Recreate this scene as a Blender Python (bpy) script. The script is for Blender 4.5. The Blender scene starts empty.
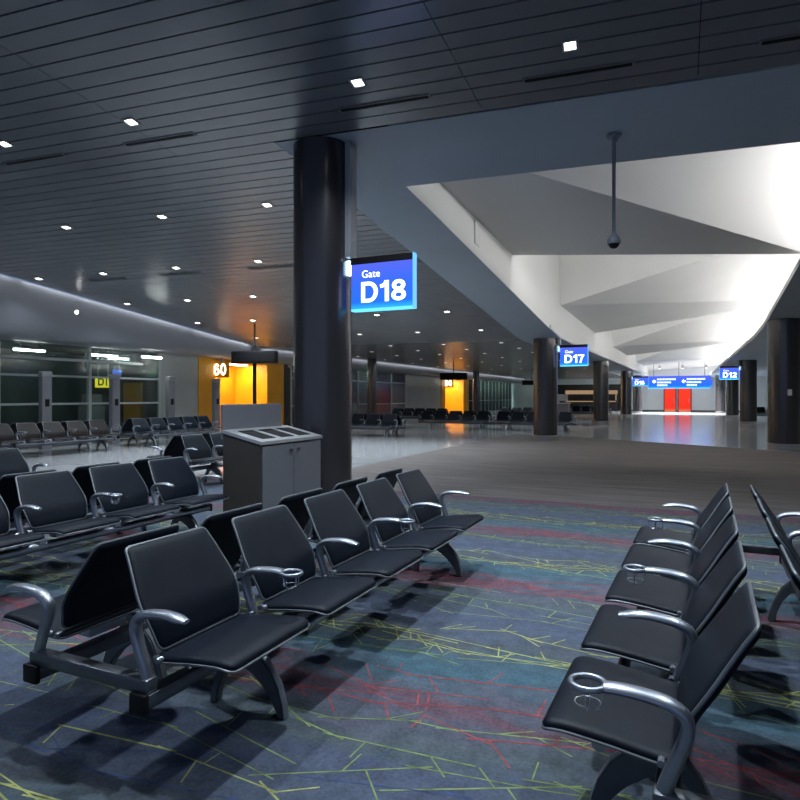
import bpy, bmesh, math, random
from mathutils import Vector, Matrix
random.seed(7)
C = bpy.context.scene.collection
SC = bpy.context.scene
PI = math.pi

# ------------------------------------------------------------------ materials
def new_mat(name):
    m = bpy.data.materials.new(name); m.use_nodes = True
    nt = m.node_tree; nt.nodes.clear()
    out = nt.nodes.new('ShaderNodeOutputMaterial')
    return m, nt, out

def pbr(name, col, rough=.5, metal=0., spec=.5, var=.12, scale=6., bump=0., bscale=60., stretch=(1, 1, 1)):
    m, nt, out = new_mat(name)
    b = nt.nodes.new('ShaderNodeBsdfPrincipled')
    nt.links.new(b.outputs[0], out.inputs[0])
    b.inputs['Roughness'].default_value = rough
    b.inputs['Metallic'].default_value = metal
    b.inputs['Specular IOR Level'].default_value = spec
    tc = nt.nodes.new('ShaderNodeTexCoord')
    mp = nt.nodes.new('ShaderNodeMapping'); mp.inputs['Scale'].default_value = stretch
    nt.links.new(tc.outputs['Object'], mp.inputs['Vector'])
    n = nt.nodes.new('ShaderNodeTexNoise'); n.inputs['Scale'].default_value = scale
    n.inputs['Detail'].default_value = 4
    nt.links.new(mp.outputs[0], n.inputs['Vector'])
    r = nt.nodes.new('ShaderNodeValToRGB')
    lo = tuple(max(0, c * (1 - var)) for c in col); hi = tuple(c * (1 + var) for c in col)
    r.color_ramp.elements[0].position = .3; r.color_ramp.elements[0].color = (*lo, 1)
    r.color_ramp.elements[1].position = .7; r.color_ramp.elements[1].color = (*hi, 1)
    nt.links.new(n.outputs['Fac'], r.inputs['Fac'])
    nt.links.new(r.outputs['Color'], b.inputs['Base Color'])
    if bump:
        n2 = nt.nodes.new('ShaderNodeTexNoise'); n2.inputs['Scale'].default_value = bscale
        nt.links.new(mp.outputs[0], n2.inputs['Vector'])
        bp = nt.nodes.new('ShaderNodeBump'); bp.inputs['Strength'].default_value = bump
        bp.inputs['Distance'].default_value = .01
        nt.links.new(n2.outputs['Fac'], bp.inputs['Height'])
        nt.links.new(bp.outputs['Normal'], b.inputs['Normal'])
    return m

def emit(name, col, strength, back=False):
    m, nt, out = new_mat(name)
    e = nt.nodes.new('ShaderNodeEmission')
    e.inputs['Color'].default_value = (*col, 1); e.inputs['Strength'].default_value = strength
    nt.links.new(e.outputs[0], out.inputs[0])
    return m

def emit_grad(name, stops, strength, axis='Z'):
    """a backlit sign face, its own printed colour running along generated Z"""
    m, nt, out = new_mat(name)
    tc = nt.nodes.new('ShaderNodeTexCoord'); sp = nt.nodes.new('ShaderNodeSeparateXYZ')
    nt.links.new(tc.outputs['Generated'], sp.inputs[0])
    r = nt.nodes.new('ShaderNodeValToRGB')
    el = r.color_ramp.elements
    el[0].position, el[0].color = stops[0][0], (*stops[0][1], 1)
    el[1].position, el[1].color = stops[-1][0], (*stops[-1][1], 1)
    for p, c_ in stops[1:-1]:
        e_ = el.new(p); e_.color = (*c_, 1)
    nt.links.new(sp.outputs[axis], r.inputs['Fac'])
    e = nt.nodes.new('ShaderNodeEmission'); e.inputs['Strength'].default_value = strength
    nt.links.new(r.outputs['Color'], e.inputs['Color'])
    nt.links.new(e.outputs[0], out.inputs[0])
    return m

def glass_mat(name, tint):
    m, nt, out = new_mat(name)
    t = nt.nodes.new('ShaderNodeBsdfTransparent'); t.inputs['Color'].default_value = (*tint, 1)
    g = nt.nodes.new('ShaderNodeBsdfGlossy'); g.inputs['Roughness'].default_value = .14
    f = nt.nodes.new('ShaderNodeFresnel'); f.inputs['IOR'].default_value = 1.45
    mx = nt.nodes.new('ShaderNodeMixShader')
    nt.links.new(f.outputs[0], mx.inputs[0]); nt.links.new(t.outputs[0], mx.inputs[1]); nt.links.new(g.outputs[0], mx.inputs[2])
    nt.links.new(mx.outputs[0], out.inputs[0])
    return m

M = {}
M['leather'] = pbr('black_leather', (.0038, .007, .0135), .47, spec=.16, var=.2, scale=9, bump=.06, bscale=140)
M['leather_back'] = pbr('black_shell', (.006, .007, .009), .5, spec=.3, var=.15)
M['warm_lit_leather'] = pbr('warm_lit_leather', (.016, .012, .0105), .45, spec=.22, var=.2, bump=.06, bscale=140)  # black leather with the warm alcove light put into its colour
M['piping'] = pbr('grey_edging', (.15, .165, .18), .4, metal=.3, var=.1)
M['alu'] = pbr('cast_aluminium', (.34, .37, .42), .34, metal=.9, var=.08, scale=12)
M['alu_dark'] = pbr('dark_aluminium', (.13, .14, .155), .38, metal=.7, var=.12, scale=12)
M['wire'] = pbr('bright_wire', (.6, .62, .64), .25, metal=1, var=.05)
M['column'] = pbr('column_lacquer', (.022, .02, .023), .27, spec=.9, var=.1, scale=2.5, stretch=(1, 1, .15))
M['steel'] = pbr('brushed_steel', (.42, .42, .43), .3, metal=.9, var=.1, stretch=(1, 1, 8))
M['slat'] = pbr('ceiling_slat', (.145, .155, .172), .25, metal=.0, spec=.62, var=.05, scale=1.5)
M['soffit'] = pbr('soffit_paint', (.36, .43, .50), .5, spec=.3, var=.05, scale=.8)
M['void'] = pbr('ceiling_void', (.006, .006, .007), .9, spec=.1)
M['white'] = pbr('coffer_white', (.72, .72, .71), .7, spec=.2, var=.02, scale=.7)
M['fascia'] = pbr('fascia_white', (.6, .61, .6), .6, spec=.25, var=.02, scale=.7)
M['bulk'] = pbr('bulkhead_grey', (.24, .245, .27), .45, spec=.4, var=.03, scale=.6)
M['wallgrey'] = pbr('wall_panel_grey', (.45, .48, .48), .4, spec=.4, var=.05, scale=1)
M['endwall'] = pbr('end_wall_grey', (.66, .69, .70), .5, var=.03, scale=.6)
M['darkwall'] = pbr('dark_wall', (.03, .035, .038), .6, var=.2, scale=.8)
M['teal'] = pbr('corridor_teal', (.035, .06, .058), .5, var=.35, scale=1.2)
M['pale'] = pbr('corridor_pale', (.32, .42, .4), .5, var=.2, scale=1.2)
M['frame'] = pbr('window_frame', (.5, .56, .55), .4, metal=.2, var=.05)
M['yellow'] = pbr('portal_yellow', (.78, .37, .012), .42, var=.06, scale=1.5)
M['orange'] = pbr('portal_orange', (.85, .30, .01), .4, var=.06, scale=1.5)
M['black'] = pbr('black_plastic', (.008, .007, .008), .5, spec=.2, var=.15)
M['pylon'] = pbr('pylon_grey', (.2, .2, .22), .5, var=.06)
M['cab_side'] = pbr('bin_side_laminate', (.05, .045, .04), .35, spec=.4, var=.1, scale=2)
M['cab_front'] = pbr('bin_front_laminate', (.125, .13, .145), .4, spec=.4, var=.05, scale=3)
M['cab_top'] = pbr('bin_top_steel', (.5, .51, .52), .35, metal=.6, var=.08)
M['grey_metal'] = pbr('grey_metal', (.33, .34, .36), .4, metal=.4, var=.06)
M['cam'] = pbr('camera_grey', (.22, .24, .27), .4, var=.06)
M['vent'] = pbr('vent_black', (.004, .004, .005), .7, spec=.2)
M['ventrim'] = pbr('vent_rim', (.15, .16, .17), .4, metal=.4)
M['lamp'] = emit('lamp_lens', (1, .97, .92), 9)
M['lamp_far'] = emit('lamp_lens_far', (1, .96, .9), 3.2)
M['strip'] = emit('strip_light', (.92, 1, .97), 26)
M['strip_green'] = emit('strip_light_green', (.72, 1, .88), 90)
M['cove'] = emit('cove_lamp', (1, .985, .97), 60)
M['cove_near'] = emit('cove_lamp_near', (1, .985, .97), 170)
M['fold_fill'] = emit('added_fold_lamp', (1, .985, .97), 28)
M['alcove_lamp'] = emit('alcove_lamp', (1, .88, .5), 70)
M['slot'] = emit('slot_lamp', (.9, .95, 1), 15)
M['wash'] = emit('added_wash_lamp', (1, .93, .8), 38)
M['num_lit'] = emit('lit_number', (1, .95, .75), 3)
M['txt'] = emit('lit_lettering', (.92, .97, 1), 2.4)
M['txt_soft'] = emit('lit_lettering_small', (.7, .88, 1), 1.7)
M['blue'] = emit_grad('blue_sign_face', [(0, (.03, .42, 1)), (.14, (.02, .16, .92)), (.6, (.04, .14, .85)), (1, (.09, .13, .78))], 1.12)
M['cyan'] = emit('sign_edge_glow', (.13, .62, 1), 1.5)
M['sign_edge'] = emit('sign_edge_pale', (.5, .78, 1), 1.3)
M['side_lamp'] = emit('sign_side_lamp', (.5, .78, 1), 7)
M['side_lamp_far'] = emit('sign_side_lamp_far', (.4, .7, 1), 1.5)
M['end_strip'] = emit('sign_end_strip', (.16, .5, 1), 1.25)
M['red'] = emit_grad('red_backlit_door', [(0, (.62, .2, .1)), (.14, (.8, .035, .02)), (1, (.9, .05, .025))], 1.1)
M['yellow_lit'] = emit('yellow_sign', (.85, .72, .04), .9)
M['green_lit'] = emit('green_exit', (.06, .7, .3), 1.2)
M['blue_lit'] = emit('blue_small_sign', (.05, .16, .8), .9)
M['warm'] = emit('warm_counter_light', (.9, .6, .35), .35)
M['glass'] = glass_mat('window_glass', (.86, .95, .93))
M['c_yel'] = pbr('carpet_line_yellow', (.30, .32, .115), .95, spec=.1, var=.4, scale=14)
M['c_grn'] = pbr('carpet_line_green', (.185, .25, .095), .95, spec=.1, var=.4, scale=14)
M['c_red'] = pbr('carpet_line_red', (.29, .062, .062), .95, spec=.1, var=.4, scale=14)
M['c_blu'] = pbr('carpet_line_blue', (.05, .075, .17), .95, spec=.1, var=.4, scale=14)

def carpet_mat():
    m, nt, out = new_mat('patterned_carpet')
    L = nt.links.new; N = nt.nodes.new
    b = N('ShaderNodeBsdfPrincipled'); L(b.outputs[0], out.inputs[0])
    b.inputs['Roughness'].default_value = .95; b.inputs['Specular IOR Level'].default_value = .12
    tc = N('ShaderNodeTexCoord'); sp = N('ShaderNodeSeparateXYZ'); L(tc.outputs['Object'], sp.inputs[0])
    mp = N('ShaderNodeMapping'); mp.inputs['Scale'].default_value = (.7, 2.2, 1); L(tc.outputs['Object'], mp.inputs[0])
    n = N('ShaderNodeTexNoise'); n.inputs['Scale'].default_value = 1.6; n.inputs['Detail'].default_value = 6; L(mp.outputs[0], n.inputs['Vector'])
    ma = N('ShaderNodeMath'); ma.operation = 'MULTIPLY_ADD'; ma.inputs[1].default_value = .9; L(n.outputs['Fac'], ma.inputs[0]); L(sp.outputs['Y'], ma.inputs[2])
    su = N('ShaderNodeMath'); su.operation = 'SUBTRACT'; su.inputs[1].default_value = 1.5 + .45; L(ma.outputs[0], su.inputs[0])
    dv = N('ShaderNodeMath'); dv.operation = 'DIVIDE'; dv.inputs[1].default_value = 1.87; L(su.outputs[0], dv.inputs[0])
    fr = N('ShaderNodeMath'); fr.operation = 'FRACT'; L(dv.outputs[0], fr.inputs[0])
    r = N('ShaderNodeValToRGB'); el = r.color_ramp.elements
    base = (0.080, 0.100, 0.140)
    stops = [(0, (0.078, 0.093, 0.105)), (.14, base), (.3, (0.078, 0.095, 0.143)), (.42, (0.082, 0.104, 0.117)), (.53, (0.090, 0.097, 0.130)), (.62, (0.131, 0.072, 0.095)), (.71, (0.086, 0.103, 0.135)), (.82, (0.059, 0.117, 0.152)), (.90, (0.067, 0.107, 0.140)), (1, (0.078, 0.093, 0.105))]
    el[0].position, el[0].color = 0, (*stops[0][1], 1); el[1].position, el[1].color = 1, (*stops[-1][1], 1)
    for p, c_ in stops[1:-1]:
        e_ = el.new(p); e_.color = (*c_, 1)
    L(fr.outputs[0], r.inputs['Fac'])
    n2 = N('ShaderNodeTexNoise'); n2.inputs['Scale'].default_value = 70; n2.inputs['Detail'].default_value = 3; L(tc.outputs['Object'], n2.inputs['Vector'])
    n3 = N('ShaderNodeTexNoise'); n3.inputs['Scale'].default_value = 9; n3.inputs['Detail'].default_value = 5; L(tc.outputs['Object'], n3.inputs['Vector'])
    ad = N('ShaderNodeMath'); ad.operation = 'ADD'; L(n2.outputs['Fac'], ad.inputs[0]); L(n3.outputs['Fac'], ad.inputs[1])
    mr = N('ShaderNodeMapRange'); mr.inputs['From Min'].default_value = .7; mr.inputs['From Max'].default_value = 1.3
    mr.inputs['To Min'].default_value = .62; mr.inputs['To Max'].default_value = 1.14; L(ad.outputs[0], mr.inputs['Value'])
    mx = N('ShaderNodeVectorMath'); mx.operation = 'SCALE'; L(r.outputs['Color'], mx.inputs[0]); L(mr.outputs[0], mx.inputs['Scale'])
    L(mx.outputs[0], b.inputs['Base Color'])
    bp = N('ShaderNodeBump'); bp.inputs['Strength'].default_value = .35; bp.inputs['Distance'].default_value = .006
    L(n2.outputs['Fac'], bp.inputs['Height']); L(bp.outputs['Normal'], b.inputs['Normal'])
    return m
M['carpet'] = carpet_mat()
M['runner'] = pbr('brown_carpet', (.135, .122, .116), .8, spec=.2, var=.28, scale=3.2, bump=.2, bscale=60, stretch=(.22, 2.4, 1))

def tile_mat():
    m, nt, out = new_mat('polished_tile')
    L = nt.links.new; N = nt.nodes.new
    b = N('ShaderNodeBsdfPrincipled'); L(b.outputs[0], out.inputs[0])
    b.inputs['Roughness'].default_value = .14; b.inputs['Specular IOR Level'].default_value = .6
    tc = N('ShaderNodeTexCoord')
    br = N('ShaderNodeTexBrick'); br.inputs['Scale'].default_value = 1; br.offset = 0
    br.inputs['Color1'].default_value = (.38, .39, .40, 1); br.inputs['Color2'].default_value = (.40, .41, .42, 1); br.inputs['Mortar'].default_value = (.24, .245, .25, 1)
    br.inputs['Mortar Size'].default_value = .006; br.inputs['Brick Width'].default_value = .9; br.inputs['Row Height'].default_value = .9
    L(tc.outputs['Object'], br.inputs['Vector']); L(br.outputs['Color'], b.inputs['Base Color'])
    return m
M['tile'] = tile_mat()

# ------------------------------------------------------------------ mesh helpers
class MB:
    def __init__(self): self.bm = bmesh.new(); self.mi = 0
    def face(self, pts):
        vs = [self.bm.verts.new(p) for p in pts]
        f = self.bm.faces.new(vs); f.material_index = self.mi; return f
    def box(self, x0, x1, y0, y1, z0, z1, mat=None):
        v = [(x, y, z) for x in (x0, x1) for y in (y0, y1) for z in (z0, z1)]
        if mat: v = [tuple(mat @ Vector(p)) for p in v]
        vs = [self.bm.verts.new(p) for p in v]
        for q in ((0, 1, 3, 2), (4, 6, 7, 5), (0, 4, 5, 1), (2, 3, 7, 6), (0, 2, 6, 4), (1, 5, 7, 3)):
            f = self.bm.faces.new([vs[i] for i in q]); f.material_index = self.mi
        return self
    def bbox(self, x0, x1, y0, y1, z0, z1, r=.01, seg=2):
        """a box with rounded edges"""
        t = bmesh.new()
        bmesh.ops.create_cube(t, size=1)
        for v in t.verts:
            v.co = Vector(((x0 + x1) / 2 + v.co.x * (x1 - x0), (y0 + y1) / 2 + v.co.y * (y1 - y0), (z0 + z1) / 2 + v.co.z * (z1 - z0)))
        bmesh.ops.bevel(t, geom=list(t.edges), offset=r, segments=seg, affect='EDGES', profile=.5)
        self.merge(t); return self
    def merge(self, t):
        mp = {}
        for v in t.verts: mp[v] = self.bm.verts.new(v.co)
        for f in t.faces:
            nf = self.bm.faces.new([mp[v] for v in f.verts]); nf.material_index = self.mi
        t.free()
    def prism(self, pts, axis, a0, a1):
        """extrude the polygon pts (two coordinates) from a0 to a1 along the third axis"""
        def to(p, a):
            return {'x': (a, p[0], p[1]), 'y': (p[0], a, p[1]), 'z': (p[0], p[1], a)}[axis]
        A = [self.bm.verts.new(to(p, a0)) for p in pts]; B = [self.bm.verts.new(to(p, a1)) for p in pts]
        n = len(pts)
        fs = [self.bm.faces.new(A), self.bm.faces.new(B[::-1])]
        for i in range(n): fs.append(self.bm.faces.new((A[i], B[i], B[(i + 1) % n], A[(i + 1) % n])))
        for f in fs: f.material_index = self.mi
        return self
    def lathe(self, prof, n=32, at=(0, 0, 0), cap=True):
        rings = []
        for r, z in prof:
            rings.append([self.bm.verts.new((at[0] + r * math.cos(2 * PI * i / n), at[1] + r * math.sin(2 * PI * i / n), at[2] + z)) for i in range(n)])
        for a, b in zip(rings, rings[1:]):
            for i in range(n):
                f = self.bm.faces.new((a[i], a[(i + 1) % n], b[(i + 1) % n], b[i])); f.material_index = self.mi
        if cap:
            for rg in (rings[0][::-1], rings[-1]):
                f = self.bm.faces.new(rg); f.material_index = self.mi
        return self
    def tube(self, pts, r, n=8, closed=False, side=None):
        """sweep an ellipse; r is a radius, or per point (r_normal, r_side); side = fixed side axis"""
        pts = [Vector(p) for p in pts]; m = len(pts); rings = []
        for i, p in enumerate(pts):
            if closed: t = pts[(i + 1) % m] - pts[i - 1]
            else: t = pts[min(i + 1, m - 1)] - pts[max(i - 1, 0)]
            t.normalize()
            if side is not None: sd = Vector(side)
            else:
                up = Vector((0, 0, 1)) if abs(t.z) < .95 else Vector((1, 0, 0))
                if i == 0 or not rings: sd = t.cross(up)
                else: sd = prev - t * prev.dot(t)
            sd = (sd - t * sd.dot(t)).normalized(); prev = sd
            nm = sd.cross(t).normalized()
            rr = r[i] if isinstance(r, (list, tuple)) else r
            rn, rs = rr if isinstance(rr, (list, tuple)) else (rr, rr)
            rings.append([self.bm.verts.new(p + nm * (rn * math.sin(2 * PI * k / n)) + sd * (rs * math.cos(2 * PI * k / n))) for k in range(n)])
        prs = list(zip(rings, rings[1:])) + ([(rings[-1], rings[0])] if closed else [])
        for a, b in prs:
            for k in range(n):
                f = self.bm.faces.new((a[k], a[(k + 1) % n], b[(k + 1) % n], b[k])); f.material_index = self.mi
        if not closed:
            for rg in (rings[0][::-1], rings[-1]):
                f = self.bm.faces.new(rg); f.material_index = self.mi
        return self
    def mesh(self, name, mats, smooth=False, weld=False):
        if weld: bmesh.ops.remove_doubles(self.bm, verts=self.bm.verts, dist=1e-5)
        bmesh.ops.recalc_face_normals(self.bm, faces=self.bm.faces)
        me = bpy.data.meshes.new(name); self.bm.to_mesh(me); self.bm.free()
        for m in (mats if isinstance(mats, (list, tuple)) else [mats]): me.materials.append(m)
        if smooth:
            me.polygons.foreach_set('use_smooth', [True] * len(me.polygons))
            try: me.set_sharp_from_angle(angle=math.radians(smooth if smooth is not True else 40))
            except Exception: pass
        return me
    def build(self, name, mats, parent=None, smooth=False, weld=False, loc=None):
        return link(name, self.mesh(name, mats, smooth, weld), parent, loc)

def link(name, me, parent=None, loc=None):
    o = bpy.data.objects.new(name, me); C.objects.link(o)
    if parent: o.parent = parent
    if loc: o.location = loc
    return o

def empty(name, loc=(0, 0, 0), rz=0):
    o = bpy.data.objects.new(name, None); C.objects.link(o); o.empty_display_size = .2
    o.location = loc; o.rotation_euler = (0, 0, rz); return o

def tag(o, label, cat, group=None, kind=None):
    o['label'] = label; o['category'] = cat
    if group: o['group'] = group
    if kind: o['kind'] = kind
    return o

def struct(o, label=None):
    o['kind'] = 'structure'
    if label: o['label'] = label
    return o

def children_of(o): return list(o.children)
def copy_tree(o, parent=None):
    c_ = o.copy(); C.objects.link(c_)
    if parent: c_.parent = parent
    for ch in children_of(o): copy_tree(ch, c_)
    return c_

def text_mesh(body, size, depth=.006, bold=.0, align='LEFT', xs=1.0):
    cu = bpy.data.curves.new('lettering', 'FONT'); cu.body = body; cu.size = size
    cu.extrude = depth / 2; cu.offset = bold; cu.align_x = align; cu.resolution_u = 4
    o = bpy.data.objects.new('lettering', cu); C.objects.link(o)
    bpy.context.view_layer.update()
    dg = bpy.context.evaluated_depsgraph_get()
    me = bpy.data.meshes.new_from_object(o.evaluated_get(dg))
    bpy.data.objects.remove(o); bpy.data.curves.remove(cu)
    for v in me.vertices:      # stand the letters up, reading from -Y
        x, y, z = v.co; v.co = (x * xs, -z, y)
    return me

def text_obj(name, body, size, mat, loc, parent, rz=0, **kw):
    me = text_mesh(body, size, **kw); me.materials.clear(); me.materials.append(mat)
    o = link(name, me, parent, loc); o.rotation_euler = (0, 0, rz); return o

def arc(cx, cy, rx, ry, a0, a1, n=14):
    return [(cx + rx * math.cos(math.radians(a0 + (a1 - a0) * k / n)), cy + ry * math.sin(math.radians(a0 + (a1 - a0) * k / n))) for k in range(n + 1)]
ST = .172      # stroke of the heavy sign lettering, cap height 1
h_ = ST / 2
GLY = {
    'D': (.74, [[(h_, 0), (h_, 1)], [(h_, h_), (.34, h_)] + arc(.34, .5, .74 - .34 - h_, .5 - h_, -90, 90) + [(h_, 1 - h_)]]),
    '0': (.62, [arc(.31, .5, .31 - h_, .5 - h_, 0, 360, 28)]),
    '1': (.44, [[(.32, 0), (.32, 1)], [(.03, .735), (.17, .765), (.27, .87), (.30, .985)]]),
    '2': (.62, [arc(.31, .69, .31 - h_, .31 - h_, 170, -35) + [(.13, .2), (h_, h_)], [(.02, h_), (.6, h_)]]),
    '6': (.62, [arc(.31, .32, .31 - h_, .32 - h_, 0, 360, 24), arc(.31, .5, .31 - h_, .5 - h_, 35, 190)]),
    '7': (.58, [[(.0, 1 - h_), (.57, 1 - h_)], [(.52, .96), (.33, .6), (.2, .0)]]),
    '8': (.62, [arc(.31, .275, .31 - h_, .275 - h_, 0, 360, 24), arc(.31, .735, .285 - h_, .265 - h_, 0, 360, 24)]),
    '9': (.62, [arc(.31, .68, .31 - h_, .32 - h_, 0, 360, 24), arc(.31, .5, .31 - h_, .5 - h_, 215, 370)]),
}
def glyph_obj(name, body, cap, mat, loc, parent, xs=1.0):
    m_ = MB(); x = 0
    for ch in body:
        w_, strokes = GLY[ch]
        for stp in strokes:
            n = len(stp); closed = n > 10 and (Vector(stp[0]) - Vector(stp[-1])).length < 1e-4
            L_ = []
            for k, p in enumerate(stp):
                a = Vector(stp[k - 1] if k else (stp[-2] if closed else stp[0])); b = Vector(stp[k + 1] if k < n - 1 else (stp[1] if closed else stp[-1]))
                d = (b - a).normalized(); nn = Vector((-d.y, d.x)) * h_; p = Vector(p); L_.append((p + nn, p - nn))
            for (a, b), (c_, d) in zip(L_, L_[1:]):
                q = [(x + v.x, v.y) for v in (a, b, d, c_)]
                m_.face([(px * cap * xs, -.003, py * cap) for px, py in q])
        x += w_ + .075
    o = m_.build(name, mat, parent, loc=loc); return o

# ------------------------------------------------------------------ ceiling frame: slats run along w, slope falls along t
EWX, EWY = .9949, .1006
def wt(w, t): return (EWX * w - EWY * t, EWY * w + EWX * t)
def t_of(x, y): return -EWY * x + EWX * y
def w_at(x, t): return (x + EWY * t) / EWX
def zc(t): return 5.515 - .1055 * t if t < 21 else 3.3
def zxy(x, y): return zc(t_of(x, y))
T_SOFFIT = 7.215
X_SLAT = -4.85      # slats stop here beside the columns
X_BULK = -15.0
X_WALL = -16.5
X_RWALL = 7.2
Y_END = 66.0

def lipL(y):
    P = [(8.0, -3.76), (20.5, -3.58), (34, -3.25), (46, -2.95), (66.5, -2.55)]
    if y <= P[0][0]: return P[0][1]
    for (a, xa), (b, xb) in zip(P, P[1:]):
        if y <= b: return xa + (xb - xa) * (y - a) / (b - a)
    return P[-1][1]
def lipR(y): return 2.15 + .004 * max(0, y - 15)

# ------------------------------------------------------------------ floor
mb = MB(); mb.box(-20.5, X_RWALL + .2, -4, Y_END + .4, -.12, 0)
struct(mb.build('floor', M['tile']), 'polished pale grey tile floor of the concourse')
# patterned carpet with its coloured woven lines
mb = MB()
CX0, CX1, CY0, CY1 = -10.5, X_RWALL - .1, -3.5, 8.43
mb.box(CX0, CX1, CY0, CY1, .0005, .006)
def line(mb, p, q, w, z=.0066):
    p, q = Vector(p), Vector(q); d = q - p
    if d.length < .01: return
    n = Vector((-d.y, d.x)).normalized() * w / 2
    pts = []
    for a in (p + n, p - n, q - n, q + n):
        pts.append((min(max(a.x, CX0), CX1), min(max(a.y, CY0), CY1 - .01), z))
    mb.face(pts)
rc = random.Random(21)
def scribble(mi, yc, half, n, x0=-6.2, x1=4.6, w=.0078, cross=.5, gap=.1):
    """loose hand-drawn lattice: n wandering strokes along x, tied by short cross strokes"""
    mb.mi = mi
    for k in range(n):
        x = x0 + rc.uniform(0, .5); home = yc + half * (-1 + 2 * (k + rc.uniform(.2, .8)) / n); y = home
        while x < x1:
            L_ = rc.uniform(.15, .6)
            slope = rc.uniform(-.36, .36) - 1.1 * (y - home)
            nx_ = x + L_; ny_ = y + slope * L_
            if rc.random() > gap: line(mb, (x - .05, y - .05 * slope), (nx_ + .05, ny_ + .05 * slope), w * rc.uniform(.75, 1.15), .0066 + rc.uniform(0, .0005))
            for rep in range(2):
                if rc.random() < cross:
                    a = rc.uniform(.05, .95); h = (2 * half / n) * rc.uniform(.8, 1.9) * rc.choice((-1, 1)); sk = rc.uniform(-.05, .16)
                    line(mb, (x + L_ * a, y + slope * L_ * a), (x + L_ * a + sk, y + slope * L_ * a + h), w * .85, .0066 + rc.uniform(0, .0005))
            x, y = nx_, ny_
            if rc.random() < .12: x += rc.uniform(.1, .5)
for k in range(-2, 4):
    b = 1.5 + 1.87 * k
    scribble(1, b + .02, .19, 5, cross=.6, w=.0084)
    scribble(2, b + .76, .17, 4, cross=.5)
    scribble(3, b + 1.17, .17, 4, cross=.45)
    if k < 1: scribble(4, b + .3, .22, 2, cross=.25, w=.007)
    scribble(2, b - .24, .1, 2, cross=.3, w=.007, gap=.4)
mb.mi = 0
car = mb.build('floor_carpet', [M['carpet'], M['c_yel'], M['c_grn'], M['c_red'], M['c_blu']])
struct(car, 'blue grey carpet with coloured bands of scribbled lines')
mb = MB()
mb.prism([(-5.9, 8.44), (X_RWALL - .1, 8.44), (X_RWALL - .1, 15.6), (2.75, 18.5), (-1.8, 21.5), (-5.6, 23.4), (-5.9, 20)], 'z', .0005, .005)
struct(mb.build('floor_runner', M['runner']), 'plain brown carpet between patterned carpet and tile')

# ------------------------------------------------------------------ ceiling: slats with open joints over a black void
mb = MB()
PITCH = .232; t0 = 7.2 - PITCH * 46
i = 0
while True:
    a = t0 + i * PITCH; i += 1
    if a > 68: break
    b = a + PITCH - .021
    cuts = []
    if a < T_SOFFIT - .05:
        xs = [X_BULK + .24, -10.6, -6.35, -2.1, .17, 4.4, X_RWALL]
    else:
        xs = [X_BULK + .24, -10.6, X_SLAT]
    for x0, x1 in zip(xs, xs[1:]):
        g = .004
        pa = [wt(w_at(x0 + g, a), a), wt(w_at(x1 - g, a), a), wt(w_at(x1 - g, b), b), wt(w_at(x0 + g, b), b)]
        za, zb = zc(a), zc(b)
        zz = (za, za, zb, zb)
        lo = [mb.bm.verts.new((*p, z)) for p, z in zip(pa, zz)]
        hi = [mb.bm.verts.new((*p, z + .045)) for p, z in zip(pa, zz)]
        mb.bm.faces.new(lo); mb.bm.faces.new(hi[::-1])
        for k in range(4): mb.bm.faces.new((lo[k], hi[k], hi[(k + 1) % 4], lo[(k + 1) % 4]))
mb.mi = 1
for (a, b) in ((-3.6, 21), (21, 70)):
    xr = X_SLAT
    pa = [wt(w_at(X_BULK + .22, a), a), wt(w_at(xr, a), a), wt(w_at(xr, b), b), wt(w_at(X_BULK + .22, b), b)]
    za, zb = zc(a) + .06, zc(b) + .06
    mb.face([(*pa[0], za), (*pa[1], za), (*pa[2], zb), (*pa[3], zb)])
a, b = -3.6, T_SOFFIT
pa = [wt(w_at(X_SLAT, a), a), wt(w_at(X_RWALL + .1, a), a), wt(w_at(X_RWALL + .1, b), b), wt(w_at(X_SLAT, b), b)]
mb.face([(*pa[0], zc(a) + .06), (*pa[1], zc(a) + .06), (*pa[2], zc(b) + .06), (*pa[3], zc(b) + .06)])
struct(mb.build('ceiling', [M['slat'], M['void']]), 'dark grey slatted ceiling with narrow black joints')

mb = MB(); mb.box(-21, X_RWALL + .3, -4.2, Y_END + 2, 7.3, 7.4); struct(mb.build('ceiling_light_block', M['void']), 'unseen dark sheet added above the ceilings to block sky light')  # unseen sheet added to stop sky light leaking through ceiling gaps

# smooth soffit round the long opening
T_OPEN = 8.88
mb = MB()
def sof(pts): mb.face([(x, y, zxy(x, y)) for x, y in pts])
P0 = wt(w_at(X_SLAT, T_SOFFIT), T_SOFFIT); P1 = wt(w_at(X_RWALL + .1, T_SOFFIT), T_SOFFIT)
xl0 = -3.76
Q0 = wt(w_at(X_SLAT, T_OPEN), T_OPEN); Ql = wt(w_at(xl0, T_OPEN), T_OPEN); Qr = wt(w_at(2.15, T_OPEN), T_OPEN); Q1 = wt(w_at(X_RWALL + .1, T_OPEN), T_OPEN)
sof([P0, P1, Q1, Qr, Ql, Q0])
ys = [9.4, 11, 13, 15, 17, 19, 20.4, 23, 26, 30, 34, 38, 42, 46, 52, 58, 66.4]
def yl(y): return y
prevL = (Q0, Ql); prevR = (Qr, Q1)
for y in ys:
    cl = ((X_SLAT, y), (lipL(y), y)); cr = ((lipR(y), y), (X_RWALL + .1, y))
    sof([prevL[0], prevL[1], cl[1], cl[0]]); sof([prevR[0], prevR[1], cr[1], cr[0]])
    prevL, prevR = cl, cr
# front beam of the opening, closing the space above the soffit
mb.face([(*Ql, zxy(*Ql)), (*Qr, zxy(*Qr)), (Qr[0], Qr[1], 7.0), (Ql[0], Ql[1], 7.0)])
struct(mb.build('ceiling_soffit', M['soffit']), 'smooth blue grey soffit round the long ceiling opening')

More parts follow.
